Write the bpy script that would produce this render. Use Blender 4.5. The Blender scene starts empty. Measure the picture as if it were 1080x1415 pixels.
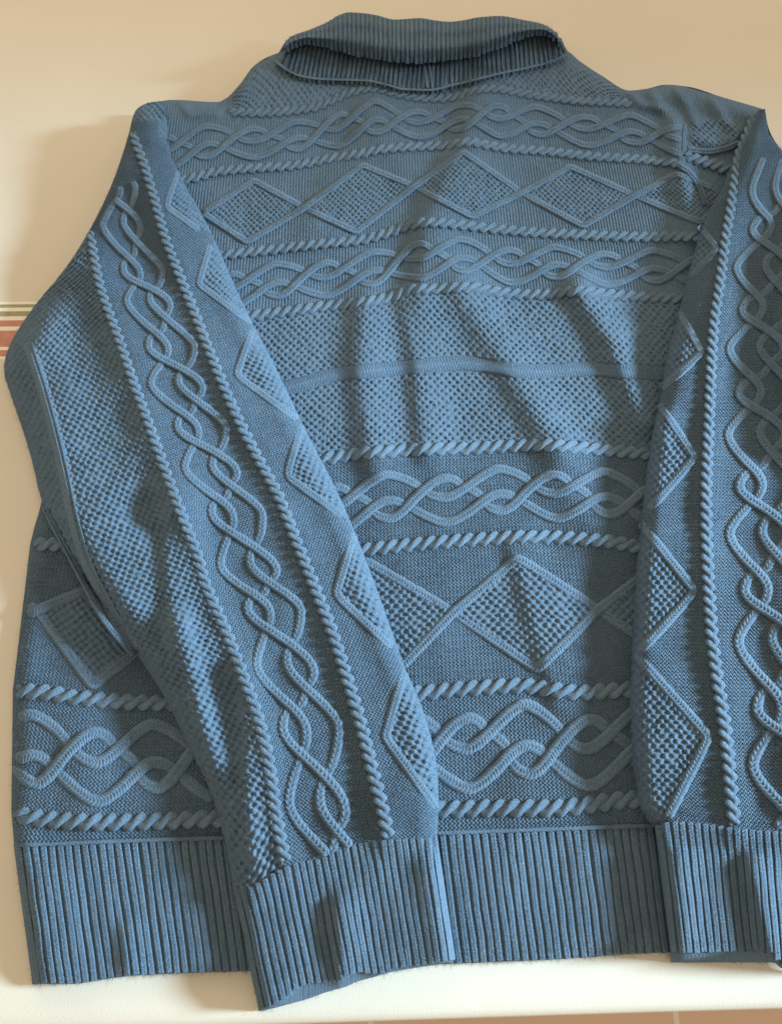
import bpy, math
import numpy as np

# ------------------------------------------------------------------ camera
H, TILT, F = 0.60, math.radians(67.0), 1068.0          # camera height (m), look-down angle, focal length in px of a 1080x1415 frame
W0, H0 = 1080.0, 1415.0
sc = bpy.context.scene
C = sc.collection
cam_d = bpy.data.cameras.new('camera'); cam = bpy.data.objects.new('camera', cam_d); C.objects.link(cam)
cam.location = (0, 0, H); cam.rotation_euler = (math.pi/2 - TILT, 0, 0)
cam_d.sensor_fit = 'VERTICAL'; cam_d.sensor_height = 24.0; cam_d.lens = 24.0*F/H0
cam_d.clip_start = 0.01; cam_d.clip_end = 50
sc.camera = cam
# ------------------------------------------------------------------ light
world = bpy.data.worlds.new('World'); sc.world = world; world.use_nodes = True
bg = world.node_tree.nodes['Background']
bg.inputs[0].default_value = (1.0, 0.82, 0.59, 1); bg.inputs[1].default_value = 0.72
def lamp(name, kind, loc, aim, energy, col):
    d = bpy.data.lights.new(name, kind); d.energy = energy; d.color = col
    o = bpy.data.objects.new(name, d); C.objects.link(o); o.location = loc
    v = np.array(loc, float) - np.array(aim, float)
    from mathutils import Vector
    o.rotation_euler = Vector(v).to_track_quat('Z', 'Y').to_euler()
    return o
key = lamp('window_light', 'SPOT', (2.60, 0.20, 1.10), (0.0, 0.15, 0.02), 1120.0, (0.58, 0.83, 1.0))
key.data.spot_size = math.radians(23.5); key.data.spot_blend = 0.75; key.data.shadow_soft_size = 0.24
room = lamp('room_light', 'AREA', (-0.5, 2.1, 1.25), (-0.1, 0.9, 0.0), 10.0, (1.0, 0.82, 0.58)); room.data.size = 1.2
sc.view_settings.view_transform = 'Standard'; sc.view_settings.look = 'None'
sc.view_settings.exposure = 0.10; sc.view_settings.gamma = 1.0; sc.view_settings.use_curve_mapping = False

# ------------------------------------------------------------------ helpers
rng = np.random.default_rng(7)
ST, CT = math.sin(TILT), math.cos(TILT)
def at(px, py, z):
    """point at height z seen along the ray through photo position (px, py)"""
    px = np.asarray(px, float); py = np.asarray(py, float); z = np.asarray(z, float)
    a = (px - W0/2)/F; b = (H0/2 - py)/F
    dx = a; dy = CT + b*ST; dz = -ST + b*CT
    k = (H - z)/(-dz)
    return np.stack(np.broadcast_arrays(dx*k, dy*k, z), -1)
def mpp(py):                                            # metres per photo pixel (across) near the cloth
    b = (H0/2 - np.asarray(py, float))/F
    return (H - 0.02)/(ST - b*CT)/F
def pchip(pts):
    p = np.array(pts, float); x, y = p[:, 0], p[:, 1]
    h = np.diff(x); d = np.diff(y)/h; m = np.zeros(len(x))
    m[0], m[-1] = d[0], d[-1]
    for i in range(1, len(x)-1):
        if d[i-1]*d[i] > 0:
            w1, w2 = 2*h[i]+h[i-1], h[i]+2*h[i-1]
            m[i] = (w1+w2)/(w1/d[i-1] + w2/d[i])
    def f(q):
        q = np.asarray(q, float)
        i = np.clip(np.searchsorted(x, q) - 1, 0, len(x)-2)
        t = (q - x[i])/h[i]
        tc = np.clip(t, 0, 1); ex = (t - tc)*h[i]
        r = ((1+2*tc)*(1-tc)**2*y[i] + tc*(1-tc)**2*h[i]*m[i] + tc*tc*(3-2*tc)*y[i+1] + tc*tc*(tc-1)*h[i]*m[i+1])
        return r + ex*np.where(t < 0, m[i], m[i+1])
    return f
def smooth(a, b, x):
    t = np.clip((x-a)/(b-a), 0, 1); return t*t*(3-2*t)
def rnd(x): return np.sqrt(np.clip(1-(1-np.clip(x, 0, 1))**2, 0, 1))
def chaikin(p, n=3):
    p = np.array(p, float)
    for _ in range(n):
        q = np.empty((2*len(p), p.shape[1])); q[0] = p[0]; q[-1] = p[-1]
        q[1:-1:2] = 0.75*p[:-1] + 0.25*p[1:]; q[2:-1:2] = 0.25*p[:-1] + 0.75*p[1:]
        p = q
    return p
def dens(p, d=7.0):
    return resample(p, d)[0]
def resample(p, step):
    p = np.array(p, float); s = np.r_[0, np.cumsum(np.hypot(*np.diff(p[:, :2], axis=0).T))]
    keep = np.r_[True, np.diff(s) > 1e-9]; p, s = p[keep], s[keep]
    n = max(2, int(round(s[-1]/step))+1); q = np.linspace(0, s[-1], n)
    return np.stack([np.interp(q, s, p[:, k]) for k in range(p.shape[1])], 1), q
def polydist(px, py, pts):
    """distance to an open polyline, and on which side (+1 = right of its direction in the photo)"""
    pts = np.array(pts, float); best = np.full(np.shape(px), 1e9); side = np.zeros(np.shape(px))
    for (x0, y0), (x1, y1) in zip(pts[:-1], pts[1:]):
        dx, dy = x1-x0, y1-y0; L = dx*dx+dy*dy
        t = np.clip(((px-x0)*dx + (py-y0)*dy)/L, 0, 1)
        ex, ey = px-(x0+t*dx), py-(y0+t*dy); d = ex*ex+ey*ey
        m = d < best; best = np.where(m, d, best); side = np.where(m, (dx*ey - dy*ex)/np.sqrt(L*np.maximum(d, 1e-9)), side)
    return np.sqrt(best), side
def ridge(px, py, pts, sl, sr, h):
    """raised fold along a line drawn from top to bottom; sl, sr = widths to its left and right"""
    d, s = polydist(px, py, pts)
    w = sr + (sl-sr)*(0.5+0.5*np.clip(s, -1, 1))
    return h*np.exp(-(d/w)**2)
_nz = rng.random((64, 64))
def vnoise(x, y):
    xi = np.floor(x).astype(int); yi = np.floor(y).astype(int); fx = x-xi; fy = y-yi
    fx = fx*fx*(3-2*fx); fy = fy*fy*(3-2*fy)
    g = lambda a, b: _nz[a % 64, b % 64]
    return (g(xi, yi)*(1-fx)+g(xi+1, yi)*fx)*(1-fy) + (g(xi, yi+1)*(1-fx)+g(xi+1, yi+1)*fx)*fy - 0.5
def inside(px, py, poly):
    r = np.zeros(np.shape(px), bool); n = len(poly)
    for i in range(n):
        x0, y0 = poly[i]; x1, y1 = poly[(i+1) % n]
        if y0 == y1: continue
        c = ((y0 > py) != (y1 > py)) & (px < (x1-x0)*(py-y0)/(y1-y0) + x0)
        r ^= c
    return r

def mesh_obj(name, V, faces, mat, parent, st=None):
    me = bpy.data.meshes.new(name)
    V = np.ascontiguousarray(V, np.float32); faces = np.ascontiguousarray(faces, np.int32)
    k = faces.shape[1]
    me.vertices.add(len(V)); me.vertices.foreach_set('co', V.ravel())
    me.loops.add(faces.size); me.loops.foreach_set('vertex_index', faces.ravel())
    me.polygons.add(len(faces)); me.polygons.foreach_set('loop_start', np.arange(0, faces.size, k, dtype=np.int32))
    me.polygons.foreach_set('use_smooth', np.ones(len(faces), bool))
    if st is not None:
        a = me.attributes.new('st', 'FLOAT_VECTOR', 'POINT'); a.data.foreach_set('vector', np.ascontiguousarray(st, np.float32).ravel())
    me.update(calc_edges=True); me.validate()
    me.materials.append(mat)
    o = bpy.data.objects.new(name, me); C.objects.link(o)
    if parent is not None: o.parent = parent
    return o
def grid_faces(nr, nc, keep=None, close=False):
    i = np.arange(nr-1)[:, None]; j = np.arange(nc if close else nc-1)[None, :]; j2 = (j+1) % nc
    f = np.stack(np.broadcast_arrays(i*nc+j, (i+1)*nc+j, (i+1)*nc+j2, i*nc+j2), -1).reshape(-1, 4)
    if keep is not None:
        f = f[keep.ravel()[f].any(1)]
    return f
def compact(V, f, st):
    u, inv = np.unique(f.ravel(), return_inverse=True)
    return V[u], inv.reshape(f.shape).astype(np.int32), st[u]
def empty(name, loc):
    o = bpy.data.objects.new(name, None); C.objects.link(o); o.location = loc; o.empty_display_size = 0.05; return o

# ------------------------------------------------------------------ materials
def new_mat(name):
    m = bpy.data.materials.new(name); m.use_nodes = True
    nt = m.node_tree; nt.nodes.clear()
    out = nt.nodes.new('ShaderNodeOutputMaterial'); b = nt.nodes.new('ShaderNodeBsdfPrincipled')
    nt.links.new(b.outputs[0], out.inputs[0]); return m, nt, b
class N:
    def __init__(s, nt): s.nt = nt
    def m(s, op, a, b=None, c=None):
        n = s.nt.nodes.new('ShaderNodeMath'); n.operation = op
        for i, v in enumerate((a, b, c)):
            if v is None: continue
            if isinstance(v, (int, float)): n.inputs[i].default_value = v
            else: s.nt.links.new(v, n.inputs[i])
        return n.outputs[0]
    def noise(s, vec, scale, detail=2, rough=0.5):
        n = s.nt.nodes.new('ShaderNodeTexNoise'); n.inputs['Scale'].default_value = scale
        n.inputs['Detail'].default_value = detail; n.inputs['Roughness'].default_value = rough
        if vec is not None: s.nt.links.new(vec, n.inputs['Vector'])
        return n.outputs[0]
    def ramp(s, fac, stops):
        n = s.nt.nodes.new('ShaderNodeValToRGB'); e = n.color_ramp.elements
        while len(e) < len(stops): e.new(0.5)
        for k, (p, c) in zip(e, stops): k.position = p; k.color = (*c, 1)
        s.nt.links.new(fac, n.inputs[0]); return n.outputs[0]
    def mix(s, fac, a, b, mode='MIX'):
        n = s.nt.nodes.new('ShaderNodeMix'); n.data_type = 'RGBA'; n.blend_type = mode
        for i, v in ((0, fac), (6, a), (7, b)):
            if isinstance(v, (int, float)): n.inputs[i].default_value = v
            elif isinstance(v, tuple): n.inputs[i].default_value = (*v, 1)
            else: s.nt.links.new(v, n.inputs[i])
        return n.outputs[2]
YARN = (0.078, 0.153, 0.242)
def yarn_mat(name, pattern, wear=0.0):
    m, nt, b = new_mat(name); q = N(nt); L = nt.links
    tc = nt.nodes.new('ShaderNodeTexCoord'); ob = tc.outputs['Object']
    at_ = nt.nodes.new('ShaderNodeAttribute'); at_.attribute_name = 'st'
    sp = nt.nodes.new('ShaderNodeSeparateXYZ'); L.new(at_.outputs['Vector'], sp.inputs[0])
    u, v, w = sp.outputs
    wob = q.noise(ob, 300, 2)
    if pattern == 'purl':                                # wavy purl columns
        zig = q.m('SINE', q.m('MULTIPLY', v, 2*math.pi))
        ph = q.m('ADD', u, q.m('MULTIPLY', zig, 0.30))
        ph = q.m('ADD', ph, q.m('MULTIPLY', q.m('SUBTRACT', wob, 0.5), 0.5))
        h = q.m('SINE', q.m('MULTIPLY', ph, 2*math.pi))
        h2 = q.m('SINE', q.m('MULTIPLY', q.m('ADD', q.m('MULTIPLY', v, 2.0), u), 2*math.pi))
        h = q.m('ADD', h, q.m('MULTIPLY', h2, 0.35))
        h = q.m('MULTIPLY', h, w); dist = 0.0009
    else:                                                # chevron stitches along a raised column
        au = q.m('ABSOLUTE', u)
        ph = q.m('ADD', v, q.m('MULTIPLY', au, 1.1))
        ph = q.m('ADD', ph, q.m('MULTIPLY', q.m('SUBTRACT', wob, 0.5), 0.5))
        h = q.m('SINE', q.m('MULTIPLY', ph, 2*math.pi))
        gro = q.m('POWER', q.m('SUBTRACT', 1.0, q.m('MINIMUM', au, 1.0)), 6.0)
        h = q.m('SUBTRACT', q.m('MULTIPLY', h, 0.35), q.m('MULTIPLY', gro, 0.5)); h = q.m('MULTIPLY', h, w); dist = 0.0009
    fib = q.noise(ob, 1500, 3, 0.7)
    h = q.m('ADD', h, q.m('MULTIPLY', q.m('SUBTRACT', fib, 0.5), 2.6))
    bp = nt.nodes.new('ShaderNodeBump'); bp.inputs['Strength'].default_value = 0.85; bp.inputs['Distance'].default_value = dist
    L.new(h, bp.inputs['Height']); L.new(bp.outputs[0], b.inputs['Normal'])
    big = q.noise(ob, 9, 3); fine = q.noise(ob, 650, 3, 0.75)
    c = q.ramp(fine, [(0.28, tuple(x*0.55 for x in YARN)), (0.72, tuple(min(1, x*1.45+0.018) for x in YARN))])
    c = q.mix(q.m('MULTIPLY', big, 0.22), c, (0.13, 0.21, 0.30))
    c = q.mix(q.m('MULTIPLY', q.noise(ob, 70, 3), wear), c, (0.30, 0.38, 0.46))
    oi = nt.nodes.new('ShaderNodeObjectInfo')
    hv = nt.nodes.new('ShaderNodeHueSaturation'); L.new(c, hv.inputs['Color'])
    hv.inputs['Saturation'].default_value = 0.95
    if pattern == 'chevron': L.new(q.m('ADD', 0.97, q.m('MULTIPLY', oi.outputs['Random'], 0.12)), hv.inputs['Value'])
    else: hv.inputs['Value'].default_value = 0.95
    L.new(hv.outputs[0], b.inputs['Base Color'])
    b.inputs['Roughness'].default_value = 0.92; b.inputs['Specular IOR Level'].default_value = 0.08
    b.inputs['Sheen Weight'].default_value = 0.14; b.inputs['Sheen Roughness'].default_value = 0.5
    b.inputs['Sheen Tint'].default_value = (0.62, 0.78, 0.95, 1)
    return m
M_KNIT = yarn_mat('blue_cotton_knit', 'purl', 0.20)
M_COL = yarn_mat('blue_cotton_column', 'chevron', 0.30)

# ------------------------------------------------------------------ setting: floor and tablecloth
def flat(name, pts, mat, z=0.0):
    me = bpy.data.meshes.new(name); me.from_pydata([(x, y, z) for x, y in pts], [], [tuple(range(len(pts)))])
    me.materials.append(mat); o = bpy.data.objects.new(name, me); C.objects.link(o); return o
m, nt, b = new_mat('terracotta_tile'); q = N(nt)
tc = nt.nodes.new('ShaderNodeTexCoord'); br = nt.nodes.new('ShaderNodeTexBrick')
mp = nt.nodes.new('ShaderNodeMapping'); nt.links.new(tc.outputs['Object'], mp.inputs[0]); mp.inputs['Location'].default_value = (0.03, 0.1, 0); nt.links.new(mp.outputs[0], br.inputs[0])
br.offset = 0; br.inputs['Scale'].default_value = 1.0; br.inputs['Brick Width'].default_value = 0.45; br.inputs['Row Height'].default_value = 0.45
br.inputs['Mortar Size'].default_value = 0.004
br.inputs['Color1'].default_value = (0.74, 0.55, 0.43, 1); br.inputs['Color2'].default_value = (0.72, 0.53, 0.41, 1); br.inputs['Mortar'].default_value = (0.85, 0.82, 0.78, 1)
nt.links.new(q.mix(q.m('MULTIPLY', q.noise(tc.outputs['Object'], 6, 4), 0.4), br.outputs[0], (0.64, 0.47, 0.37)), b.inputs['Base Color']); b.inputs['Roughness'].default_value = 0.35
floor = flat('floor', [(-4, -4), (4, -4), (4, 4), (-4, 4)], m, -0.74); floor['kind'] = 'structure'

m, nt, b = new_mat('cream_cloth'); q = N(nt); L = nt.links
tc = nt.nodes.new('ShaderNodeTexCoord'); ob = tc.outputs['Object']
sp = nt.nodes.new('ShaderNodeSeparateXYZ'); L.new(ob, sp.inputs[0])
yy = q.m('SUBTRACT', sp.outputs[1], q.m('MULTIPLY', sp.outputs[0], 0.012))
base = q.ramp(q.noise(ob, 3.0, 4, 0.55), [(0.3, (0.61, 0.56, 0.47)), (0.7, (0.655, 0.61, 0.525))])
weave = nt.nodes.new('ShaderNodeTexWave'); weave.inputs['Scale'].default_value = 320; weave.inputs['Distortion'].default_value = 0.6
def edge_y(y): return float(at(0, y, 0)[1])
def band(y0, y1, col, cur):
    a, c_ = edge_y(y1), edge_y(y0)
    e = q.m('MULTIPLY', q.m('SMOOTHSTEP' if False else 'GREATER_THAN', yy, a), q.m('LESS_THAN', yy, c_))
    e = q.m('MULTIPLY', e, q.m('ADD', 0.72, q.m('MULTIPLY', q.noise(ob, 160, 2), 0.35)))
    return q.mix(e, cur, col)
GRN, RED = (0.25, 0.25, 0.11), (0.46, 0.165, 0.115)
col = base
for y0, y1, c_ in ((412, 491, (0.80, 0.76, 0.66)), (415.5, 420, GRN), (425, 432, GRN), (437.5, 446, RED), (451.5, 474, RED), (478.5, 487, RED)):
    col = band(y0, y1, c_, col)
L.new(col, b.inputs['Base Color']); b.inputs['Roughness'].default_value = 0.55; b.inputs['Specular IOR Level'].default_value = 0.3
bp = nt.nodes.new('ShaderNodeBump'); bp.inputs['Strength'].default_value = 0.25; bp.inputs['Distance'].default_value = 0.0006
hh = q.m('ADD', q.noise(ob, 900, 2), q.m('MULTIPLY', q.noise(ob, 14, 3), 2.0))
L.new(hh, bp.inputs['Height']); L.new(bp.outputs[0], b.inputs['Normal'])
# cloth sheet with a hanging front edge
e0, e1 = at(300, 1421, 0), at(1080, 1397.5, 0)
sl_ = (e1[1]-e0[1])/(e1[0]-e0[0])
xs = np.linspace(-1.5, 1.5, 121)
def edge(x): return e0[1] + (x-e0[0])*sl_
prof = [(1.9, 0.0), (1.2, 0.0), (0.6, 0.0), (0.3, 0.0), (0.15, 0.0), (0.05, 0.0), (0.012, 0.0), (0.006, -0.0008), (0.002, -0.003), (0.0, -0.007), (-0.001, -0.02), (0.0, -0.08), (0.002, -0.16), (0.004, -0.24)]
V = np.array([[(x, edge(x)+d + (0.004*math.sin(9*x)*min(1, -z/0.1) if z < 0 else 0), z) for x in xs] for d, z in prof])
cloth = mesh_obj('tablecloth', V.reshape(-1, 3), grid_faces(len(prof), len(xs)), m, None)
cloth['label'] = 'cream tablecloth with green and red printed stripes, under the sweater'; cloth['category'] = 'tablecloth'

# ------------------------------------------------------------------ sweater: lines traced on the garment
sweater = empty('sweater', (0, 0.3, 0))
sweater['label'] = 'blue cable knit cotton sweater lying back up with both sleeves folded over it'; sweater['category'] = 'sweater'
def part(name, parent=None): return dict(name=name, parent=parent or sweater)
ROWS = [
 [(205,150),(222,140),(240,138),(300,141),(312,136),(330,118),(352,90),(376,76),(400,70),(470,68),(580,70),(700,66),(760,64),(784,71),(800,84),(830,104),(870,125),(890,123),(920,117),(945,119),(1000,135),(1052,150)],
 [(205,165),(260,160),(314,155),(360,156),(403,153),(435,148),(456,140),(483,128),(517,122),(551,130),(581,135),(606,136),(626,134),(653,126),(679,122),(714,127),(735,131),(800,139),(870,143),(900,150),(1000,163),(1056,172)],
 [(170,258),(230,252),(265,246),(300,237),(350,232),(400,229),(450,220),(500,212),(526,206),(581,202),(614,201),(649,196),(673,200),(712,206),(735,207),(820,216),(890,220),(940,226),(1000,238),(1062,250)],
 [(140,370),(250,360),(310,352),(375,345),(440,337),(500,331),(537,321),(567,311),(592,307),(643,311),(677,315),(714,319),(740,321),(820,325),(890,327),(965,326),(1068,330)],
 [(105,460),(250,448),(350,436),(400,430),(450,423),(500,418),(541,410),(573,400),(602,399),(653,397),(673,401),(714,406),(740,407),(800,402),(840,407),(940,412),(1075,416)],
 [(70,640),(300,640),(465,632),(485,628),(534,624),(624,620),(640,620),(740,615),(840,622),(890,626),(1085,630)],
 [(42,752),(75,752),(120,760),(300,765),(480,762),(545,755),(640,747),(740,742),(840,748),(880,755),(1092,760)],
 [(18,955),(60,957),(110,965),(220,971),(400,968),(590,957),(640,952),(720,948),(800,957),(870,953),(1098,950)],
 [(16,1120),(45,1130),(150,1136),(290,1131),(450,1125),(610,1119),(700,1117),(760,1117),(870,1105),(1100,1100)],
 [(20,1169),(80,1167),(150,1164),(300,1159),(450,1155),(610,1152),(730,1148),(870,1143),(1100,1138)],
]
HB = [(46,1358),(100,1358),(150,1351),(180,1347),(330,1341),(500,1336),(630,1330),(750,1325),(910,1315),(1100,1310)]
RF = [pchip(r) for r in ROWS]; HBF = pchip(HB)
XL = pchip([(150,203),(165,203),(258,168),(370,140),(460,105),(640,70),(700,56),(752,42),(850,28),(955,18),(1120,16),(1169,20),(1260,32),(1358,46)])
SLV_L = [((204,142),(222,139.5)),((191,148),(227,143)),((184,158),(230,158)),((176,195),(232,205)),((150,270),(255,255)),((100,362),(290,315)),((40,430),(320,385)),((0,500),(345,440)),((18,553),(370,485)),((44,630),(400,548)),
         ((58,700),(430,610)),((100,775),(462,670)),((145,840),(495,745)),((190,905),(530,840)),((230,965),(558,920)),((262,1035),(585,980)),((290,1088),(602,1045)),((306,1140),(607,1100)),((320,1216),(603,1158))]
SLV_R = [((1046,153),(1056,150)),((1030,180),(1062,185)),((1015,215),(1085,215)),((998,257),(1110,250)),((977,296),(1125,290)),((965,325),(1135,330)),((955,365),(1140,370)),((936,440),(1145,445)),((920,500),(1148,505)),
         ((910,560),(1150,565)),((900,610),(1150,615)),((892,670),(1150,675)),((885,740),(1150,745)),((880,795),(1150,800)),((875,895),(1150,900)),((872,970),(1150,975)),((875,1045),(1150,1050)),((885,1115),(1150,1115)),((903,1143),(1150,1148))]
CUFF_L_TOP = pchip([(300,1212),(322,1219),(344,1226),(379,1206),(410,1193),(442,1187),(473,1172),(505,1165),(552,1160),(604,1158),(640,1158)])
CUFF_R_TOP = pchip([(880,1140),(903,1142),(929,1136),(960,1138),(994,1142),(1027,1147),(1060,1149),(1160,1152)])
ROPE_A = [(125,318),(135,385),(150,430),(165,468),(185,530),(200,570),(215,612),(232,660),(248,705),(272,762),(284,810),(312,870),(340,945),(360,1000),(374,1065),(381,1130),(394,1190)]
ROPE_B = [(184,182),(189,200),(200,228),(215,280),(226,322),(244,370),(270,435),(295,500),(320,560),(350,622),(384,682),(404,735),(430,800),(460,875),(480,940),(500,1005),(515,1070),(528,1115),(536,1158)]
ROPE_C = [(1043,157),(1030,188),(1019,214),(1015,250),(1008,291),(1001,333),(996,376),(991,410),(985,450),(981,520),(979,585),(975,660),(975,730),(978,810),(984,895),(993,955),(1003,1020),(1009,1090),(1014,1140)]

# ------------------------------------------------------------------ heights of each layer above the cloth
def top_edge(px, py):
    d1, _ = polydist(px, py, ROWS[0][:8]); d2, _ = polydist(px, py, ROWS[0][12:])
    return np.minimum(d1, d2)
BODY_FOLDS = [
 ([(668,120),(645,200),(592,310),(588,400)], 24, 60, 0.0095),
 ([(520,110),(505,200),(440,300)], 26, 60, 0.0045),
 ([(505,425),(500,520),(518,640)], 22, 36, 0.0078),
 ([(560,415),(578,500),(588,620)], 18, 34, 0.0060),
 ([(640,400),(700,500),(775,625)], 26, 32, 0.0072),
 ([(800,398),(845,470),(892,580)], 22, 28, 0.0105),
 ([(760,640),(800,700),(850,760)], 30, 40, 0.0030),
 ([(715,770),(742,860),(770,960)], 16, 60, 0.0045),
 ([(640,780),(600,900)], 40, 50, 0.0025),
 ([(120,960),(130,1150)], 50, 40, 0.0030),
 ([(930,180),(945,260),(960,320)], 16, 14, 0.0060),
 ([(890,122),(960,122),(1045,150)], 18, 18, 0.0060),
 ([(330,118),(350,95)], 14, 14, 0.0050),
 ([(900,128),(912,150),(930,165)], 8, 8, 0.0035), ([(935,124),(948,145),(960,170)], 7, 9, 0.0035), ([(985,138),(1000,165),(1020,180)], 8, 8, 0.0040),
 ([(960,190),(990,200),(1015,190)], 8, 8, 0.0030), ([(250,142),(262,158),(300,156)], 6, 8, 0.0025), ([(870,128),(885,145),(915,150)], 6, 6, 0.0030),
]
def z_body(px, py, edge=True):
    px = np.asarray(px, float); py = np.asarray(py, float)
    z = 0.0135 + 0.017*smooth(430, 130, py) + 0.004*smooth(700, 430, py)
    z = z + 0.0035*vnoise(px/95+3.1, py/90+1.7) + 0.0016*vnoise(px/38+9.1, py/42+5.2)
    for f in BODY_FOLDS: z = z + ridge(px, py, *f)
    z = z - 0.003*smooth(1100, 1165, py)
    if edge:
        z = z*rnd((px - XL(py) + 1)/30.0)
        z = z*(0.62+0.38*rnd((top_edge(px, py)+1)/26.0))
    else:
        u_ = smooth(460, 320, py)
        z = z*smooth(0, 1, (px - XL(py) + 60+140*u_)/(190-60*u_))
    return z
def left_lines():
    return np.array([a for a, _ in SLV_L], float), np.array([b for _, b in SLV_L], float)
LL, LR = left_lines(); LLc, LRc = chaikin(LL, 1), chaikin(LR, 1)
RL = np.array([a for a, _ in SLV_R], float); RR = np.array([b for _, b in SLV_R], float)
LEFT_FOLDS = [
 (ROPE_A[1:9], 20, 30, 0.0050), (ROPE_A[8:], 14, 22, 0.0040),
 (ROPE_B[3:], 18, 26, 0.0035),
 ([(238,690),(236,780),(245,890)], 14, 60, 0.0075),
 ([(250,860),(268,940),(290,1050)], 18, 16, 0.0080),
 ([(335,925),(342,1010),(350,1190)], 12, 26, 0.0065),
 ([(30,446),(45,490),(62,540),(90,650),(104,720),(122,780),(150,832)], 14, 60, 0.0100),
 ([(200,240),(250,360)], 20, 20, 0.0030),
]
def z_left(px, py):
    px = np.asarray(px, float); py = np.asarray(py, float)
    dl, _ = polydist(px, py, LLc); dr, _ = polydist(px, py, LRc)
    T = 0.020 + 0.005*smooth(300, 600, py) - 0.002*smooth(1000, 1200, py)
    bl = 0.55*smooth(480, 400, py); z = T*(bl+(1-bl)*rnd((dl+1)/34.0))*rnd((dr+1)/30.0)
    e = smooth(0, 40, np.minimum(dl, dr))
    f = 0.004*vnoise(px/80+4.3, py/85+8.8) + 0.0018*vnoise(px/33+1.1, py/36+2.2)
    for r in LEFT_FOLDS: f = f + ridge(px, py, *r)
    return np.maximum(np.maximum(z_body(px, py, False), 0.0) - 0.002 + z + f*e, 0.002)
RIGHT_FOLDS = [
 (ROPE_C[1:], 15, 26, 0.0035),
 ([(1125,270),(1105,340),(1100,480),(1120,600)], 22, 60, 0.0200),
 ([(1120,640),(1100,760),(1110,1100)], 40, 60, 0.0060),
 ([(985,330),(960,420)], 16, 16, 0.0030),
]
def z_right(px, py):
    px = np.asarray(px, float); py = np.asarray(py, float)
    dl, _ = polydist(px, py, RL); dr, _ = polydist(px, py, RR)
    T = 0.020 + 0.005*smooth(200, 500, py) - 0.002*smooth(1000, 1150, py)
    z = T*rnd((dl+1)/26.0)*(0.6+0.4*rnd((dr+1)/40.0))
    e = smooth(0, 40, np.minimum(dl, dr))
    f = 0.003*vnoise(px/80+14.3, py/85+3.8) + 0.0016*vnoise(px/33+7.1, py/36+6.2)
    for r in RIGHT_FOLDS: f = f + ridge(px, py, *r)
    return z_body(np.minimum(px, 1040), py, False) - 0.002 + z + f*e
def sc_at(py): return (11.7+0.0072*np.asarray(py, float))/17.8      # drawing scale relative to y = 848

# ------------------------------------------------------------------ raised strands and ropes
def tube(name, P, width, height, zf, mat, parent, lift=None, step=1.6, pitch=4.6, nseg=13, caps=True, pts_ready=False):
    """a raised knitted column following photo-traced points over a layer"""
    p, s = resample(P, step) if not pts_ready else (np.array(P, float), None)
    if s is None: s = np.r_[0, np.cumsum(np.hypot(*np.diff(p[:, :2], axis=0).T))]
    t = np.gradient(p[:, :2], axis=0); t /= np.maximum(np.hypot(t[:, 0], t[:, 1])[:, None], 1e-9)
    n = np.stack([-t[:, 1], t[:, 0]], 1)
    k = sc_at(p[:, 1]); wd = width*k; ht = height*k
    wd = wd*(1+0.10*vnoise(s/9.0+rng.random()*50, s*0+rng.random()*50))
    if caps:
        c = rnd(np.minimum(s, s[-1]-s)/(0.45*width*k)+0.03); wd = wd*(0.25+0.75*c); ht = ht*c
    lf = np.zeros(len(p)) if lift is None else (np.interp(s, np.linspace(0, s[-1], len(lift)), lift) if not callable(lift) else lift(p))
    a = np.linspace(0, math.pi, nseg)
    off = np.cos(a)[None]*wd[:, None]/2
    X = p[:, 0, None] + n[:, 0, None]*off; Y = p[:, 1, None] + n[:, 1, None]*off
    base = zf(X, Y)
    base = 0.5*base + 0.5*base.mean(1, keepdims=True)
    cu = np.cos(a)[None]; vv = (s/(pitch*k))[:, None]
    body = np.clip(1-np.abs(cu)**3.2, 0, 1)**0.8
    chev = np.sin(2*math.pi*(vv + 1.1*np.abs(cu) + 0.25*vnoise(X/4, Y/4)))
    Z = base + body*ht[:, None]*(1 - 0.22*np.exp(-(cu/0.18)**2) + 0.24*chev*(nseg > 8)) + lf[:, None]
    Z[:, 0] -= 0.003; Z[:, -1] -= 0.003
    V = at(X, Y, Z).reshape(-1, 3)
    st = np.stack([np.broadcast_to(np.cos(a)[None]*1.0, X.shape), np.broadcast_to((s/(pitch*k))[:, None], X.shape), np.ones_like(X)], -1).reshape(-1, 3)
    return mesh_obj(name, V, grid_faces(len(p), nseg), mat, parent, st)
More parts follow.
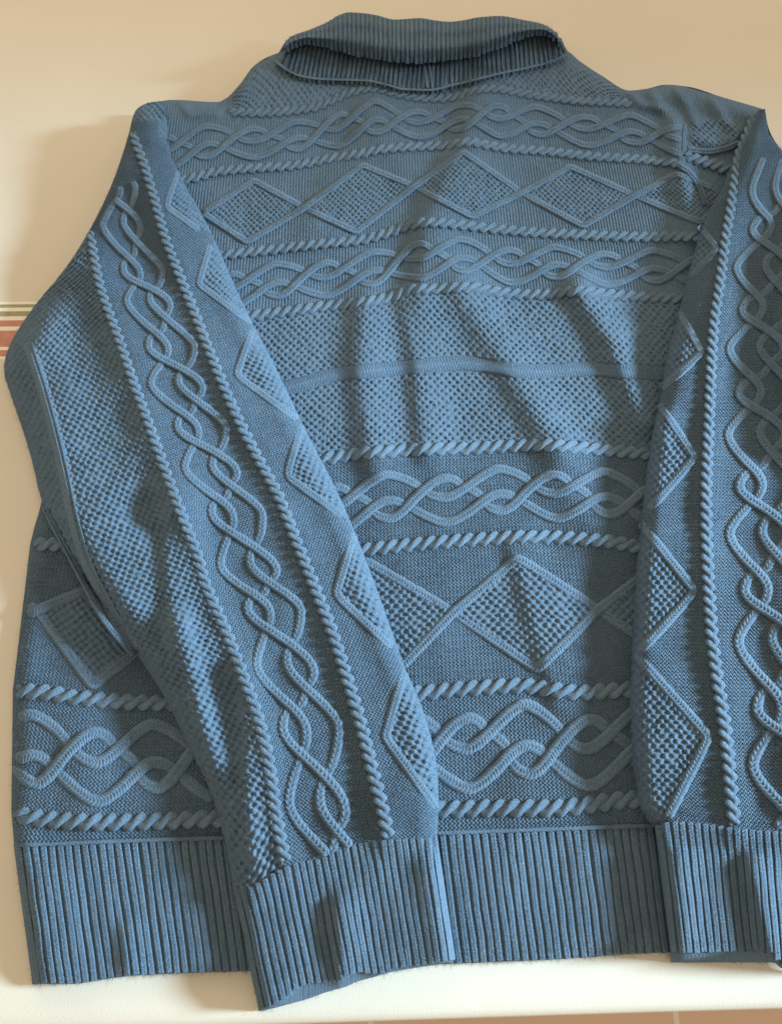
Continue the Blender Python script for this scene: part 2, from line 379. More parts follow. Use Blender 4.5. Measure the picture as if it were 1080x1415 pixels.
def rope(name, P, width, pitch, zf, mat, parent, hand=1, height=0.0040):
    """two yarn bundles twisted round each other"""
    p, s = resample(chaikin(P, 2), 1.6)
    t = np.gradient(p, axis=0); t /= np.hypot(t[:, 0], t[:, 1])[:, None]
    n = np.stack([t[:, 1], -t[:, 0]], 1)                   # to the left of travel (up in the photo when travelling right)
    k = sc_at(p[:, 1]); ang = np.r_[0, np.cumsum(np.diff(s)*math.pi/(pitch*k[:-1]))] + rng.random()*3
    zc = zf(p[:, 0], p[:, 1]); Vs, Fs, Ss = [], [], []
    nseg = 9; a = np.linspace(0, 2*math.pi, nseg, endpoint=False); o = 0
    wob = 1+0.10*vnoise(s/7.0+rng.random()*60, s*0+3.3)
    for ph in (0, math.pi):
        th = ang+ph
        r = width*k*0.37*wob
        off = width*k*0.33*np.sin(th)*hand
        zz = zc + height*k*(0.22+0.55*np.cos(th))
        endc = rnd(np.minimum(s, s[-1]-s)/8.0+0.02); r = r*endc
        X = p[:, 0, None] + n[:, 0, None]*(off[:, None]+r[:, None]*np.cos(a)[None])
        Y = p[:, 1, None] + n[:, 1, None]*(off[:, None]+r[:, None]*np.cos(a)[None])
        Z = zz[:, None] + np.sin(a)[None]*(height*0.70*k*endc)[:, None]
        Vs.append(at(X, Y, Z).reshape(-1, 3)); Fs.append(grid_faces(len(p), nseg, close=True)+o); o += len(p)*nseg
        u = np.cos(a)*0.9
        Ss.append(np.stack([np.broadcast_to(u[None], X.shape), np.broadcast_to((s/(4.0*k))[:, None], X.shape), np.full(X.shape, 0.7)], -1).reshape(-1, 3))
    return mesh_obj(name, np.concatenate(Vs), np.concatenate(Fs), mat, parent, np.concatenate(Ss))
BRAID = [  # phase, level (0 = upper edge, 1 = lower edge), lift (fraction of strand height)
 [(0,0,.15),(.15,.11,-.05),(.25,.22,-.3),(.33,.35,-.75),(.40,.47,-.2),(.51,.53,0),(.60,.47,.25),(.69,.36,.6),(.80,.20,.35),(.91,.06,.2)],
 [(.01,.49,.1),(.10,.525,-.1),(.185,.62,-.75),(.26,.73,-.2),(.38,.88,-.05),(.51,1.0,0),(.62,.95,.1),(.75,.79,.3),(.87,.60,.6),(.94,.52,.3)],
 [(.04,.84,.05),(.12,.76,.3),(.185,.64,.6),(.26,.48,.45),(.33,.35,.6),(.44,.18,.25),(.54,.14,0),(.61,.19,-.15),(.655,.27,-.5),(.70,.35,-.8),(.75,.39,-.2),(.80,.44,-.2),(.845,.51,-.6),(.868,.61,-.8),(.89,.70,-.5),(.94,.79,-.1)],
]
def braid(name, pos, ph0, ph1, width, height, zf, parent, xmin=None, xmax=None, clip=None):
    """three interlaced strands; pos(phase, level) -> photo point"""
    for tr in BRAID:
        pts = [(n+a, l, f) for n in range(math.floor(ph0)-1, math.ceil(ph1)+1) for a, l, f in tr]
        P = chaikin(np.array(pts), 2); P = P[(P[:, 0] >= ph0) & (P[:, 0] <= ph1)]
        if len(P) < 4: continue
        X, Y = pos(P[:, 0], P[:, 1]); Q = np.stack([X, Y, P[:, 2]], 1)
        if clip is not None:
            Q = Q[clip(Q[:, 0], Q[:, 1])]
        if len(Q) < 4: continue
        R, s = resample(Q, 1.6)
        tube(name, R, width, height, zf, M_COL, parent, lift=lambda p: p[:, 2]*height*sc_at(p[:, 1]), pts_ready=True)

# ------------------------------------------------------------------ back panel
# seed-stitch diamonds: (left crossing, top, right crossing, bottom)
DIA = [((280,294),(350,249),(420,287),(341,334)), ((420,287),(500,228),(572,257),(492,320)), ((572,257),(640,210),(720,266),(652,299)),
       ((720,266),(787,230),(876,270),(805,312)), ((876,270),(935,240),(1010,270),(968,307)),
       ((400,860),(505,775),(626,846),(545,930)), ((626,846),(715,771),(826,842),(742,925)), ((826,842),(925,768),(1040,845),(945,922)),
       ((52,843),(165,797),(250,850),(128,948)), ((-60,850),(-20,790),(52,843),(-30,880))]
STRIPE = pchip([(300,552),(330,546),(400,535),(475,516),(540,510),(640,502),(740,514),(815,510),(880,515),(1000,520)])
def moss_h(a, b, kind):
    """staggered pits between raised stitches"""
    c = np.cos(a)*np.cos(b)
    if kind == 'pits': return -np.clip(c+0.25, 0, None)**1.3
    return np.sign(c)*np.abs(c)**0.8*0.5 + 0.3*c
def body_panel():
    nc = 800; K = len(ROWS); per = [max(8, int(abs(np.mean(RF[k+1](np.linspace(300, 900, 9))-RF[k](np.linspace(300, 900, 9))))/1.32)) for k in range(K-1)]
    r = np.concatenate([k+np.arange(n)/n for k, n in enumerate(per)]+[[K-1.0]])
    xl = np.array([q_[0][0] for q_ in ROWS], float); xr = np.array([q_[-1][0] for q_ in ROWS], float)
    k = np.minimum(r.astype(int), K-2); fr = r-k
    xl_r = xl[k]*(1-fr)+xl[k+1]*fr; xr_r = xr[k]*(1-fr)+xr[k+1]*fr
    X = xl_r[:, None] + (xr_r-xl_r)[:, None]*np.linspace(0, 1, nc)[None]
    Y = np.empty_like(X)
    for i in range(len(r)): Y[i] = RF[k[i]](X[i])*(1-fr[i]) + RF[k[i]+1](X[i])*fr[i]
    left = X < XL(Y); X = np.where(left, XL(Y), X)
    Z = z_body(X, Y)
    s = sc_at(Y)
    U = (X-560-0.03*(Y-700))/(5.3*s)
    cnt = np.r_[0, np.cumsum([np.mean(RF[q_+1](np.linspace(300, 900, 9))-RF[q_](np.linspace(300, 900, 9)))/(5.0*float(sc_at(np.mean(RF[q_](600.))))**1.6) for q_ in range(K-1)])]
    Vv = np.broadcast_to((cnt[k]+fr*(cnt[k+1]-cnt[k]))[:, None], X.shape)
    wx = 1.3*vnoise(X/13, Y/13) + 0.7*vnoise(X/5, Y/5)
    a = 2*math.pi*(U*5.3/12.4) + wx; b_ = 2*math.pi*(Vv*5.0/14.5) + 1.3*vnoise(X/13+20, Y/13+9) + 0.7*vnoise(X/5+11, Y/5+31)
    moss = np.zeros_like(X)
    band = (r[:, None] > 4) & (r[:, None] < 5) & (np.abs(Y-STRIPE(X)) > 10)
    moss = np.where(band, np.minimum(1, np.minimum((r[:, None]-4)/0.05, (5-r[:, None])/0.05)), moss)
    yoke = (r[:, None] < 0.94) & (X > 300) & (X < 880)
    moss = np.where(yoke, smooth(305, 330, X)*smooth(885, 850, X), moss)
    moss = np.maximum(moss, smooth(948, 958, X)*smooth(1030, 1015, X)*smooth(160, 170, Y)*smooth(206, 198, Y))
    dia = np.zeros_like(X)
    for d in DIA:
        if d[0][0] < -10: continue
        ins = inside(X, Y, [d[0], d[1], d[2], d[3]])
        dia[ins] = 1
    moss = np.maximum(moss, dia)
    h = np.where(dia > 0, moss_h(a*1.18, b_*1.12, 'pits'), moss_h(a, b_, 'pits'))
    h = np.where((dia > 0) & (Y > 700), moss_h(a*0.98, b_*1.1, 'bumps'), h)
    Z = Z + moss*h*0.0016*s*(1+0.7*vnoise(X/9+40, Y/9)) + moss*0.0009 + moss*0.0007*vnoise(X/4.2, Y/4.2+7)
    top = smooth(330, 620, Y)
    zig = np.sin(2*math.pi*(U+0.30*top*np.sin(2*math.pi*Vv)))
    Z = Z + (1-moss)*(0.0004+0.0002*top)*zig
    st = np.stack([U, Vv, (1-0.85*moss)*top], -1).reshape(-1, 3)
    V = at(X, Y, Z).reshape(-1, 3)
    # cloth well inside the sleeves' cover is not modelled
    polyL = [tuple(p) for p in LL] + [tuple(p) for p in LR[::-1]]; polyR = [tuple(p) for p in RL] + [tuple(p) for p in RR[::-1]]
    hid = np.zeros(X.shape, bool)
    for pl, c1, c2 in ((polyL, LLc, LRc), (polyR, RL, RR)):
        ins = inside(X, Y, pl); d1, _ = polydist(X, Y, c1); d2, _ = polydist(X, Y, c2)
        hid |= ins & (np.minimum(d1, d2) > 45)
    G = at(X, Y, Z); sk = G[:1].copy(); sk[..., 1] += 0.003; sk[..., 2] = 0.0005
    V = np.concatenate([sk, G]).reshape(-1, 3); st = np.concatenate([st.reshape(*X.shape, 3)[:1], st.reshape(*X.shape, 3)]).reshape(-1, 3); hid = np.concatenate([hid[:1], hid])
    f = grid_faces(*hid.shape, keep=~hid)
    V, f, st = compact(V, f, st)
    return mesh_obj('back_panel', V, f, M_KNIT, sweater, st)
back = body_panel()
ROPE_W = {1: (13, 17.2), 2: (13.5, 17.6), 3: (14, 17.8), 4: (14, 17.6), 5: (15, 18.4), 6: (15, 18.2), 7: (16, 18.6), 8: (17, 18.4)}
SPAN = {1: (316, 876), 2: (226, 945), 3: (285, 978), 4: (330, 950), 5: (440, 905), 6: (470, 895), 7: (570, 890), 8: (585, 900)}
for k in range(1, 9):
    w_, p_ = ROPE_W[k]
    spans = [SPAN[k]]
    if k == 6: spans.append((46, 140))
    if k == 7: spans.append((22, 262))
    if k == 8: spans.append((20, 330))
    for x0, x1 in spans:
        xs_ = np.arange(x0, x1+1, 6.0)
        rope('rope_cable', np.stack([xs_, RF[k](xs_)], 1), w_*1.05, p_*1.0, z_body, M_COL, back, 1, 0.0022)
def wave_row(k0, crests, f0, f1, x0, x1, wd=13.5):
    ph = pchip([(i, c) for i, c in enumerate(crests)])
    def pos(p, l):
        x = ph(p); y0 = RF[k0](x); y1 = RF[k0+1](x)
        return x, y0 + (y1-y0)*(f0+(f1-f0)*l)
    n = len(crests)
    braid('wave_strand', pos, 0, n-1, wd, 0.0023 if wd < 14 else 0.0019, z_body, back, clip=lambda X, Y: (X > x0) & (X < x1) & (X > XL(Y)+6))
wave_row(1, [165,284,409,518,632,742,872,1000], .20, .82, 222, 944)
wave_row(2+1, [250,381,512,638,766,902,1040], .22, .84, 315, 975)
wave_row(5, [230,382,534,688,836,985], .23, .80, 455, 905, 14.8)
wave_row(7, [384,556,726,893,1060], .14, .84, 572, 893, 16.5)
wave_row(7, [-125,44,213,380], .17, .84, 19, 300, 16.5)
def dia_strands(ds, width, clip, height=0.0021):
    A, B = [], []
    for i, d in enumerate(ds):
        hi, lo = (A, B) if i % 2 else (B, A)
        for lst, v in ((hi, 1), (lo, 3)):
            rise = (i > 0)
            lst.append((*d[0], 0.0)); lst.append((*d[v], 0.0))
    for lst in (A, B): lst.append((*ds[-1][2], 0.0))
    for lst in (A, B):
        L_ = [list(p) for p in lst]
        # at crossings the strand climbing to the right lies on top
        for j in range(2, len(L_)-1, 2):
            L_[j][2] = 0.55 if L_[j+1][1] < L_[j-1][1] else -0.7
        P = []
        for j in range(len(L_)-1):
            a, b2 = np.array(L_[j]), np.array(L_[j+1])
            for t in ((0, .12, .28, .72, .88) if width < 14 else (0, .12, .40, .60, .88)):
                q_ = a+(b2-a)*t; q_[2] = a[2]*max(0, 1-t*4)+b2[2]*max(0, 1-(1-t)*4); P.append(q_)
        P.append(np.array(L_[-1])); P = chaikin(np.array(P), 2)
        P = P[clip(P[:, 0], P[:, 1])]
        R, s = resample(P, 1.6)
        tube('diamond_strand', R, width, height, z_body, M_COL, back, lift=lambda p: p[:, 2]*height*sc_at(p[:, 1]), pts_ready=True)
dia_strands(DIA[0:5], 13, lambda X, Y: (X > 262) & (X < 985), 0.0025)
dia_strands(DIA[5:8], 15, lambda X, Y: (X > 500) & (X < 900))
dia_strands([DIA[9], DIA[8]], 15.5, lambda X, Y: (X > XL(Y)+6) & (X < 260))
# plain stripe across the seed-stitch band
xs_ = np.arange(330, 940, 6.0); tube('plain_stripe', np.stack([xs_, STRIPE(xs_)], 1), 27, 0.0012, z_body, M_KNIT, back, nseg=7, caps=False)
# shoulder seam pieces at the right armhole
for P in ([(946,170),(944,195),(945,215)], ):
    tube('armhole_seam', chaikin(P), 9, 0.0022, z_body, M_COL, back)
rope('rope_cable', [(946,214),(970,222),(1000,232),(1018,240)], 18, 16, z_body, M_COL, back, 1, 0.004)
for P in ([(948,206),(975,211),(1005,205),(1022,196)], [(934,226),(955,240),(968,262),(974,285)]):
    tube('wave_strand', chaikin(P), 13, 0.004, z_body, M_COL, back)

# ------------------------------------------------------------------ sleeves
def sleeve_panel(name, pairs, zf, nc, step, moss_fn, topfix=None):
    A = chaikin([a for a, _ in pairs], 2); B = chaikin([b_ for _, b_ in pairs], 2)
    s = np.r_[0, np.cumsum(0.5*np.hypot(*np.diff(A, axis=0).T)+0.5*np.hypot(*np.diff(B, axis=0).T))]
    n = int(s[-1]/step); q_ = np.linspace(0, s[-1], n)
    A = np.stack([np.interp(q_, s, A[:, i]) for i in (0, 1)], 1); B = np.stack([np.interp(q_, s, B[:, i]) for i in (0, 1)], 1)
    w = np.linspace(0, 1, nc)
    w = 0.5*w + 0.5*(0.5-0.5*np.cos(math.pi*w))
    X = A[:, 0, None]*(1-w) + B[:, 0, None]*w; Y = A[:, 1, None]*(1-w) + B[:, 1, None]*w
    if topfix is not None:
        lin = Y[-1]; dy = topfix(X[-1]) - lin
        Y = Y + dy[None]*smooth(0.90, 1.0, np.linspace(0, 1, n))[:, None]
    Z = zf(X, Y); k = sc_at(Y)
    wid = np.hypot(B[:, 0]-A[:, 0], B[:, 1]-A[:, 1])
    U = (w[None]-0.5)*wid[:, None]/(5.2*k); kk = sc_at(0.5*(A[:, 1]+B[:, 1]))
    Vv = np.broadcast_to(np.r_[0, np.cumsum(np.diff(q_)/(5.2*kk[:-1]))][:, None], X.shape)
    moss = moss_fn(X, Y)
    a = 2*math.pi*(U*5.2/11.6) + 1.3*vnoise(X/13, Y/13) + 0.7*vnoise(X/5, Y/5); b_ = 2*math.pi*(Vv*5.2/12.6) + 1.3*vnoise(X/13+20, Y/13+9) + 0.7*vnoise(X/5+11, Y/5+31)
    Z = Z + moss*moss_h(a, b_, 'bumps')*0.0018*k*(1+0.7*vnoise(X/9+40, Y/9)) + moss*0.0008*vnoise(X/4.2, Y/4.2+7)
    zig = np.sin(2*math.pi*(Vv+0.30*np.sin(2*math.pi*U)))
    Z = Z + (1-moss)*0.0006*k*zig
    st = np.stack([Vv, U, 1-0.85*moss], -1).reshape(-1, 3)
    G = at(X, Y, Z); S3 = st.reshape(*X.shape, 3); a_, b2 = G[:, :1].copy(), G[:, -1:].copy()
    for e_, dx in ((a_, -0.001), (b2, 0.001)): e_[..., 0] += dx; e_[..., 2] = np.minimum(e_[..., 2], 0.0005)
    if zf is z_left: b2 = G[:, -1:].copy(); b2[..., 2] -= 0.006
    else: a_ = G[:, :1].copy(); a_[..., 2] -= 0.006
    G = np.concatenate([a_, G, b2], 1); S3 = np.concatenate([S3[:, :1], S3, S3[:, -1:]], 1)
    return mesh_obj(name, G.reshape(-1, 3), grid_faces(n, nc+2), M_KNIT, sweater, S3.reshape(-1, 3))
LDIA = [[(246,236),(229,285),(275,318)], [(290,338),(274,392),(347,447)], [(349,454),(326,518),(411,580)],
        [(416,586),(396,658),(472,713)], [(490,736),(464,822),(541,895)], [(560,922),(532,1018),(602,1117)]]
RDIA = [[(965,312),(991,343),(953,385)], [(938,430),(969,487),(913,539)], [(910,558),(960,632),(896,705)],
        [(884,722),(960,817),(882,903)], [(876,902),(979,1018),(922,1130)]]
def left_moss(X, Y):
    d, s = polydist(X, Y, [(105,230)]+ROPE_A+[(396,1240)])
    m_ = np.where((s > 0) & (d > 4), 1.0, 0.0)*smooth(290, 330, Y)
    poly = []
    for D in LDIA:
        far = [(D[-1][0]+60, D[-1][1]+10), (D[0][0]+60, D[0][1]-25)]
        m_ = np.maximum(m_, inside(X, Y, D+far)*1.0)
    return np.maximum(m_, smooth(200, 180, Y)*smooth(214, 226, X) + smooth(170, 160, Y))
def right_moss(X, Y):
    m_ = np.zeros_like(X)
    for D in RDIA: m_ = np.maximum(m_, inside(X, Y, D+[(D[-1][0]-60, D[-1][1]+20), (D[0][0]-60, D[0][1]-20)])*1.0)
    return m_
lsl = sleeve_panel('sleeve', SLV_L, z_left, 300, 1.3, left_moss, CUFF_L_TOP)
lsl['label'] = 'sleeve on the left of the photo, folded down across the back'
rsl = sleeve_panel('sleeve', SLV_R, z_right, 200, 1.3, right_moss, CUFF_R_TOP)
rsl['label'] = 'sleeve on the right, cut by the photo edge'
rope('rope_cable', ROPE_A, 13, 14.0, z_left, M_COL, lsl, 1, 0.0019)
rope('rope_cable', ROPE_B, 13.8, 14.5, z_left, M_COL, lsl, 1, 0.0023)
rope('rope_cable', ROPE_C, 14, 15.0, z_right, M_COL, rsl, 1, 0.0023)
for D in LDIA: tube('diamond_strand', chaikin(dens(D, 11.0)), 13, 0.0019, z_left, M_COL, lsl)
for D in RDIA: tube('diamond_strand', chaikin(dens(D, 11.0)), 13.5, 0.0020, z_right, M_COL, rsl)
def sleeve_wave(parent, zf, phy, xr, xl, clip, w=13):
    yp = pchip([(p, y) for y, p in phy]); XR, XLL = pchip(xr), pchip(xl)
    def pos(p, l):
        y = yp(p); return XR(y)*(1-l)+XLL(y)*l, y
    braid('wave_strand', pos, phy[0][1], phy[-1][1], w, 0.0020, zf, parent, clip=clip)
sleeve_wave(lsl, z_left, [(190,-.62),(259,0),(308,.51),(373,1),(416,1.51),(477,2),(530,2.51),(589,3),(647,3.51),(708,4),(781,4.51),(841,5),(920,5.51),(1004,6),(1112,6.51),(1192,6.93)],
            [(200,176),(259,188),(373,226),(477,270),(589,314),(708,363),(841,417),(1004,470),(1190,503)],
            [(220,150),(302,141),(416,174),(530,207),(647,254),(781,303),(920,353),(1112,398),(1200,425)], lambda X, Y: (Y > 250) & (Y < CUFF_L_TOP(X)+2) & (polydist(X, Y, LLc)[0] > 11))
sleeve_wave(rsl, z_right, [(205,.28),(255,.51),(312,1),(366,1.51),(424,2),(479,2.51),(540,3),(598,3.51),(668,4),(735,4.51),(812,5),(885,5.51),(975,6),(1057,6.51),(1150,7)],
            [(200,1105),(366,1102),(479,1096),(598,1098),(735,1102),(885,1118),(1057,1144),(1150,1160)],
            [(200,1045),(255,1038),(366,1016),(479,1006),(598,1004),(735,1006),(885,1018),(1057,1038),(1150,1056)], lambda X, Y: (Y > 215) & (Y < CUFF_R_TOP(X)+2) & (X < 1135), 14.5)
SEAM = [(40,472),(47,494),(62,540),(78,600),(90,650),(104,720),(122,780),(150,832),(186,900)]
for o_, w_ in ((0, 22), (-7.5, 4), (-2, 4), (3.5, 4)):
    P = chaikin(SEAM); tn = np.gradient(P, axis=0); tn /= np.hypot(tn[:, 0], tn[:, 1])[:, None]
    if o_ == 0: seam = tube('underarm_seam', P, w_, 0.0022, z_left, M_COL, lsl, nseg=9, caps=True)
    else: tube('underarm_seam', P + np.stack([tn[:, 1], -tn[:, 0]], 1)*o_, w_, 0.0028, z_left, M_COL, lsl, nseg=5)
tube('armhole_edge', chaikin([(62,700),(70,718),(98,770),(120,812),(146,862),(186,905)]), 10, 0.004, lambda x, y: np.maximum(z_left(x, y), z_body(x, y)), M_COL, lsl)

# ------------------------------------------------------------------ ribbed hem, cuffs and collar
def rib_panel(name, topf, botf, x0, x1, xb0, xb1, zf, pitch, parent, width, height, label=None, lip=0.0, lipy=0.0, jitter=0.6, nlong=26, bulge=None, capb=True):
    """base sheet plus one raised rib per column; (x0..x1) along the top edge goes to (xb0..xb1) along the bottom edge"""
    n = int(abs(x1-x0)/pitch)
    nc = max(40, n*3); w = np.linspace(0, 1, nc); t = np.linspace(0, 1, 40)
    def pos(w_, t_):
        xt = x0+(x1-x0)*w_; xb = xb0+(xb1-xb0)*w_
        X = xt+(xb-xt)*t_
        if bulge is not None: X = X + bulge(w_, t_)
        Y = topf(xt)*(1-t_) + botf(xb)*t_
        return X, Y
    X, Y = pos(w[None], t[:, None]); Z = zf(X, Y, np.broadcast_to(t[:, None], X.shape), np.broadcast_to(w[None], X.shape)) - 0.0006
    V = at(X, Y, Z); st = np.stack([X/5, Y/5, np.full(X.shape, 0.3)], -1)
    if capb:                                              # the bottom edge turns under
        Xe, Ye = X[-1], Y[-1]+1.5
        Yl = np.maximum(Ye+lip, lipy(Xe) if callable(lipy) else lipy)
        rows = [at(Xe, Ye, Z[-1]-0.002), at(Xe, Ye*0.6+Yl*0.4, np.maximum(Z[-1]-0.006, 0.003)), at(Xe, Yl, np.full(Xe.shape, 0.002))]
        V = np.concatenate([V]+[r_[None] for r_ in rows]); st = np.concatenate([st]+[st[-1:]]*3)
    o = mesh_obj(name, V.reshape(-1, 3), grid_faces(V.shape[0], V.shape[1]), M_KNIT, parent, st.reshape(-1, 3))
    if label: o['label'] = label
    nlong = nlong if nlong < 25 else 110
    tt = np.linspace(0, 1, nlong)
    for i in range(n):
        wi = (i+0.5)/n
        ww = wi + (0.14/n)*(rng.random()-0.5) + (0.15/n)*np.interp(tt, np.linspace(0, 1, 6), rng.random(6)-0.5)
        x, y = pos(ww, tt); y = y + np.where(tt > 0.97, 2.2*rng.random(), 0)
        z = zf(x, y, tt, ww)
        tx = np.gradient(x); ty = np.gradient(y); ln = np.hypot(tx, ty); nx, ny = -ty/ln, tx/ln
        k = pitch; a = np.linspace(0, math.pi, 9)
        hw = width/2*(1+0.10*(rng.random()-0.5)); off = np.cos(a)[None]*hw
        endc = 0.55+0.45*rnd(np.minimum(tt, 1-tt)/0.05)
        X2 = x[:, None]+nx[:, None]*off; Y2 = y[:, None]+ny[:, None]*off
        zz = zf(X2, Y2, np.broadcast_to(tt[:, None], X2.shape), np.broadcast_to(np.asarray(ww)[:, None], X2.shape))
        hgt = height*endc
        Z2 = zz + (np.sin(a)[None]**0.7 - 0.26*np.exp(-(np.cos(a)[None]/0.22)**2) + 0.28*np.sin(2*math.pi*(np.r_[0, np.cumsum(ln)[:-1]][:, None]/4.6 + 0.9*np.abs(np.cos(a))[None] + 0.5*vnoise(X2/5, Y2/5))))*hgt[:, None]; Z2[:, 0] = zz[:, 0]-0.002; Z2[:, -1] = zz[:, -1]-0.002
        V2 = at(X2, Y2, Z2)
        e = V2[-1:].copy(); e[..., 2] = np.maximum(e[..., 2]-0.003-height*0.6, 0.001); V2 = np.concatenate([V2, e])
        s_ = np.r_[0, np.cumsum(ln)[:-1], np.sum(ln)+2]
        st2 = np.stack([np.broadcast_to(np.cos(a)[None], V2.shape[:2]), np.broadcast_to((s_/(4.4))[:, None], V2.shape[:2]), np.ones(V2.shape[:2])], -1)
        mesh_obj('rib', V2.reshape(-1, 3), grid_faces(V2.shape[0], 9), M_COL, o, st2.reshape(-1, 3))
    return o
HTF = RF[9]
def z_hem(X, Y, t, w):
    z = 0.0105 + 0.0025*vnoise(X/70+2.2, Y/160+7.7) + 0.0012*vnoise(X/25, Y/90+3)
    z = z + ridge(X, Y, [(60,1240),(75,1350)], 30, 60, 0.0040) + ridge(X, Y, [(175,1290),(180,1350)], 14, 20, 0.0035)
    z = z*rnd((X-XL(Y)+2)/26.0)*(1-0.25*smooth(0.9, 1, t))
    k = smooth(0.0, 0.3, t)
    return z_body(X, np.minimum(Y, HTF(X)+3))*(1-k)*1.0 + z*k
hem = rib_panel('hem', lambda x: HTF(x)-2, HBF, 19, 1098, 45, 1120, z_hem, 11.45, sweater, 9.9, 0.0018, 'wide ribbed hem along the bottom edge')
xs_ = np.arange(22, 905, 3.0)
tube('hem_seam', np.stack([xs_, HTF(xs_)-1+0.7*np.sin(xs_*1.1)], 1), 6, 0.0032, z_body, M_COL, hem, nseg=7, step=2)
CLB = pchip([(350,1393),(358,1393),(378,1388),(398,1376),(415,1362),(440,1357),(465,1355),(482,1346),(500,1342),(517,1345),(546,1338),(583,1332),(615,1328),(628,1324),(640,1323)])
CLL = pchip([(340,1397),(360,1397),(375,1394),(394,1389),(426,1380),(457,1369),(476,1364),(495,1356),(517,1350),(546,1342),(583,1336),(615,1331),(640,1325)])
def z_cuff_l(X, Y, t, w):
    xl_ = 322+(358-322)*t; xr_ = 604+(628-604)*t
    b0 = z_left(322+(604-322)*np.clip(w, 0, 1), CUFF_L_TOP(322+(604-322)*np.clip(w, 0, 1))-6)
    prof = rnd((X-xl_+2)/24)*rnd((xr_-X+2)/20)
    z = (0.026 + 0.003*vnoise(X/40+5, Y/80+1) + ridge(X, Y, [(468,1255),(476,1355)], 13, 26, 0.0060) + ridge(X, Y, [(590,1200),(612,1320)], 22, 16, 0.003))
    z = 0.010 + (z-0.010)*prof
    k = smooth(0, 0.25, t)
    z = b0*(1-k) + z*k
    return np.where(t > 0.85, z-0.004*smooth(0.85, 1, t), z)
cl = rib_panel('cuff', lambda x: CUFF_L_TOP(x)-1, CLB, 321, 604, 357, 629, z_cuff_l, 10.0, sweater, 8.7, 0.0017, 'ribbed cuff lying over the middle of the hem', lip=1.5, lipy=CLL)
CRB = pchip([(900,1316),(927,1316),(960,1315),(1016,1314),(1051,1312),(1067,1319),(1080,1329),(1160,1340)])
def z_cuff_r(X, Y, t, w):
    xl_ = np.interp(t, [0, 1], [904, 926])
    xx = 904+(1150-904)*np.clip(w, 0, 1)
    b0 = z_right(xx, CUFF_R_TOP(xx)-5)
    z = 0.026 + 0.003*vnoise(X/40+15, Y/80+4) + ridge(X, Y, [(940,1190),(945,1310)], 18, 24, 0.005) + ridge(X, Y, [(1040,1200),(1068,1320)], 16, 30, 0.009)
    z = 0.009 + (z-0.009)*rnd((X-xl_+2)/20)*rnd((1162-X)/24)
    k = smooth(0, 0.25, t)
    return b0*(1-k)+z*k
cr = rib_panel('cuff', lambda x: CUFF_R_TOP(x)-1, CRB, 904, 1150, 926, 1160, z_cuff_r, 10.6, sweater, 9.1, 0.0017, 'ribbed cuff at the right edge of the photo', lip=8, lipy=1330)

SEAMY = pchip([(376,79),(385,86),(396,94),(416,103),(444,107),(473,108),(505,109),(531,114),(558,121),(594,122),(622,116),(652,109),(691,99),(730,91),(769,80),(784,70)])
LOWY = pchip([(392,69),(400,62),(410,58),(423,55),(442,58),(470,65),(497,72),(536,78),(574,81),(613,78),(652,73),(691,60),(722,47),(750,43),(766,50),(776,64)])
TOPY = pchip([(392,67),(396,56),(405,49),(425,42),(440,36),(455,29),(468,21),(482,17),(500,18),(520,21),(545,27),(580,25),(600,28),(620,30),(640,28),(660,24),(690,22),(720,27),(745,32),(758,38),(768,47),(776,62)])
def z_stand(X, Y, t, w):
    yb = np.maximum(Y, 96)
    return z_body(X, yb, False) + 0.0045 + 0.003*(1-t) - 0.012*smooth(0.05, 0.0, w) - 0.012*smooth(0.95, 1.0, w)
def roll_low(x): return LOWY(x)
stand = rib_panel('collar', lambda x: np.minimum(LOWY(np.clip(x, 393, 775))-6, SEAMY(x)-8), lambda x: SEAMY(x)+2, 392, 776, 378, 784, z_stand, 6.1, sweater, 4.7, 0.0024, 'ribbed standing collar above the seam at the neck', nlong=12)
def z_fold(X, Y, t, w):
    # t = 0 back outline, t = 1 front lower edge
    arch = np.sin(math.pi*np.clip(0.12+0.80*t, 0, 1))**0.7
    ends = rnd(np.minimum(w, 1-w)/0.06+0.02)
    base = z_body(X, np.maximum(Y, 100), False)
    return base + 0.002 + 0.006*smooth(0, 0.3, t) + 0.007*smooth(0.4, 0.8, t) + 0.014*arch*(0.35+0.65*ends)
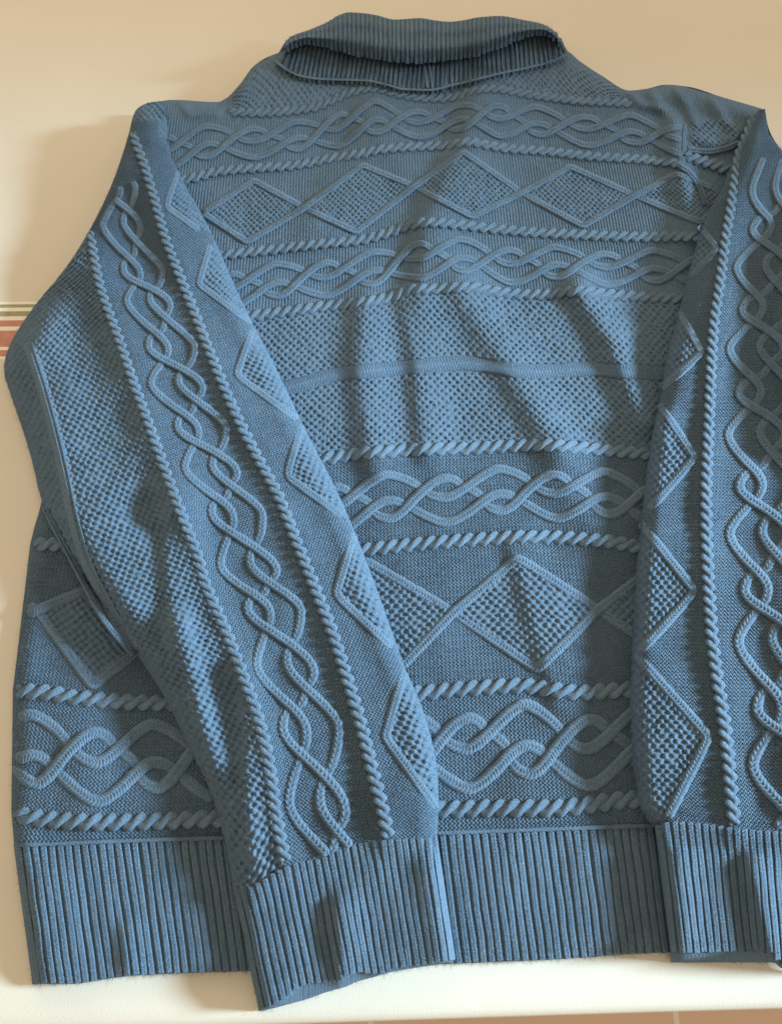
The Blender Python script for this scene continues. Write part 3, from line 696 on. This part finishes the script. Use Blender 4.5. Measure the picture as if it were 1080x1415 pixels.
fold = rib_panel('collar_fold', TOPY, lambda x: LOWY(x), 393, 775.5, 393.5, 775, z_fold, 6.1, sweater, 4.7, 0.0023, 'ribbed collar edge rolled over at the neck', nlong=22)
tube('collar_seam', [(x, SEAMY(x)+2) for x in range(380, 784, 4)], 6, 0.0032, lambda x, y: z_body(x, y, False)+0.0045, M_COL, stand, nseg=5)
for dx in (-3.5, 3.5): tube('back_seam', [(588+dx, 84), (591+dx, 100), (594+dx, 122)], 7, 0.0014, lambda x, y: z_stand(x, y, np.clip((y-70)/52, 0, 1), 0.5+0*x)+0.0022, M_COL, stand, nseg=5)

# ------------------------------------------------------------------ loose fibres
def fibres(name, src, n, parent):
    me = src.data; co = np.empty(len(me.vertices)*3, np.float32); me.vertices.foreach_get('co', co); co = co.reshape(-1, 3)
    no = np.empty(len(me.vertices)*3, np.float32); me.vertices.foreach_get('normal', no); no = no.reshape(-1, 3)
    i = rng.integers(int(0.05*len(co)), len(co), n); p = co[i]; d = rng.normal(size=(n, 3))*0.9 + no[i]*0.9; d /= np.linalg.norm(d, axis=1)[:, None]
    ln = 0.0012+0.0028*rng.random((n, 1))**2; sd = np.cross(d, rng.normal(size=(n, 3))); sd /= np.linalg.norm(sd, axis=1)[:, None]
    w = 0.00009; mid = p + d*ln*0.55 + sd*ln*0.12*rng.normal(size=(n, 1)); tip = p + d*ln + rng.normal(size=(n, 3))*ln*0.25
    V = np.stack([p-sd*w, p+sd*w, mid+sd*w, mid-sd*w, tip+sd*w*0.4, tip-sd*w*0.4], 1).reshape(-1, 3)
    b0 = np.arange(n)[:, None]*6; f = np.concatenate([b0+np.array([[0, 1, 2, 3]]), b0+np.array([[3, 2, 4, 5]])])
    st = np.zeros((len(V), 3)); o = mesh_obj(name, V, f, M_COL, parent, st); o['kind'] = 'stuff'
for src, n in ((back, 52000), (lsl, 34000), (rsl, 17000), (hem, 9000), (cl, 3000), (cr, 3000), (stand, 1500), (fold, 2500)): fibres('loose_fibres', src, n, src)

# parts hang on the sweater's own origin
for o in list(bpy.data.objects):
    if o.parent is sweater: o.location = (0, -0.3, 0)
sweater.location = (0, 0.3, 0)
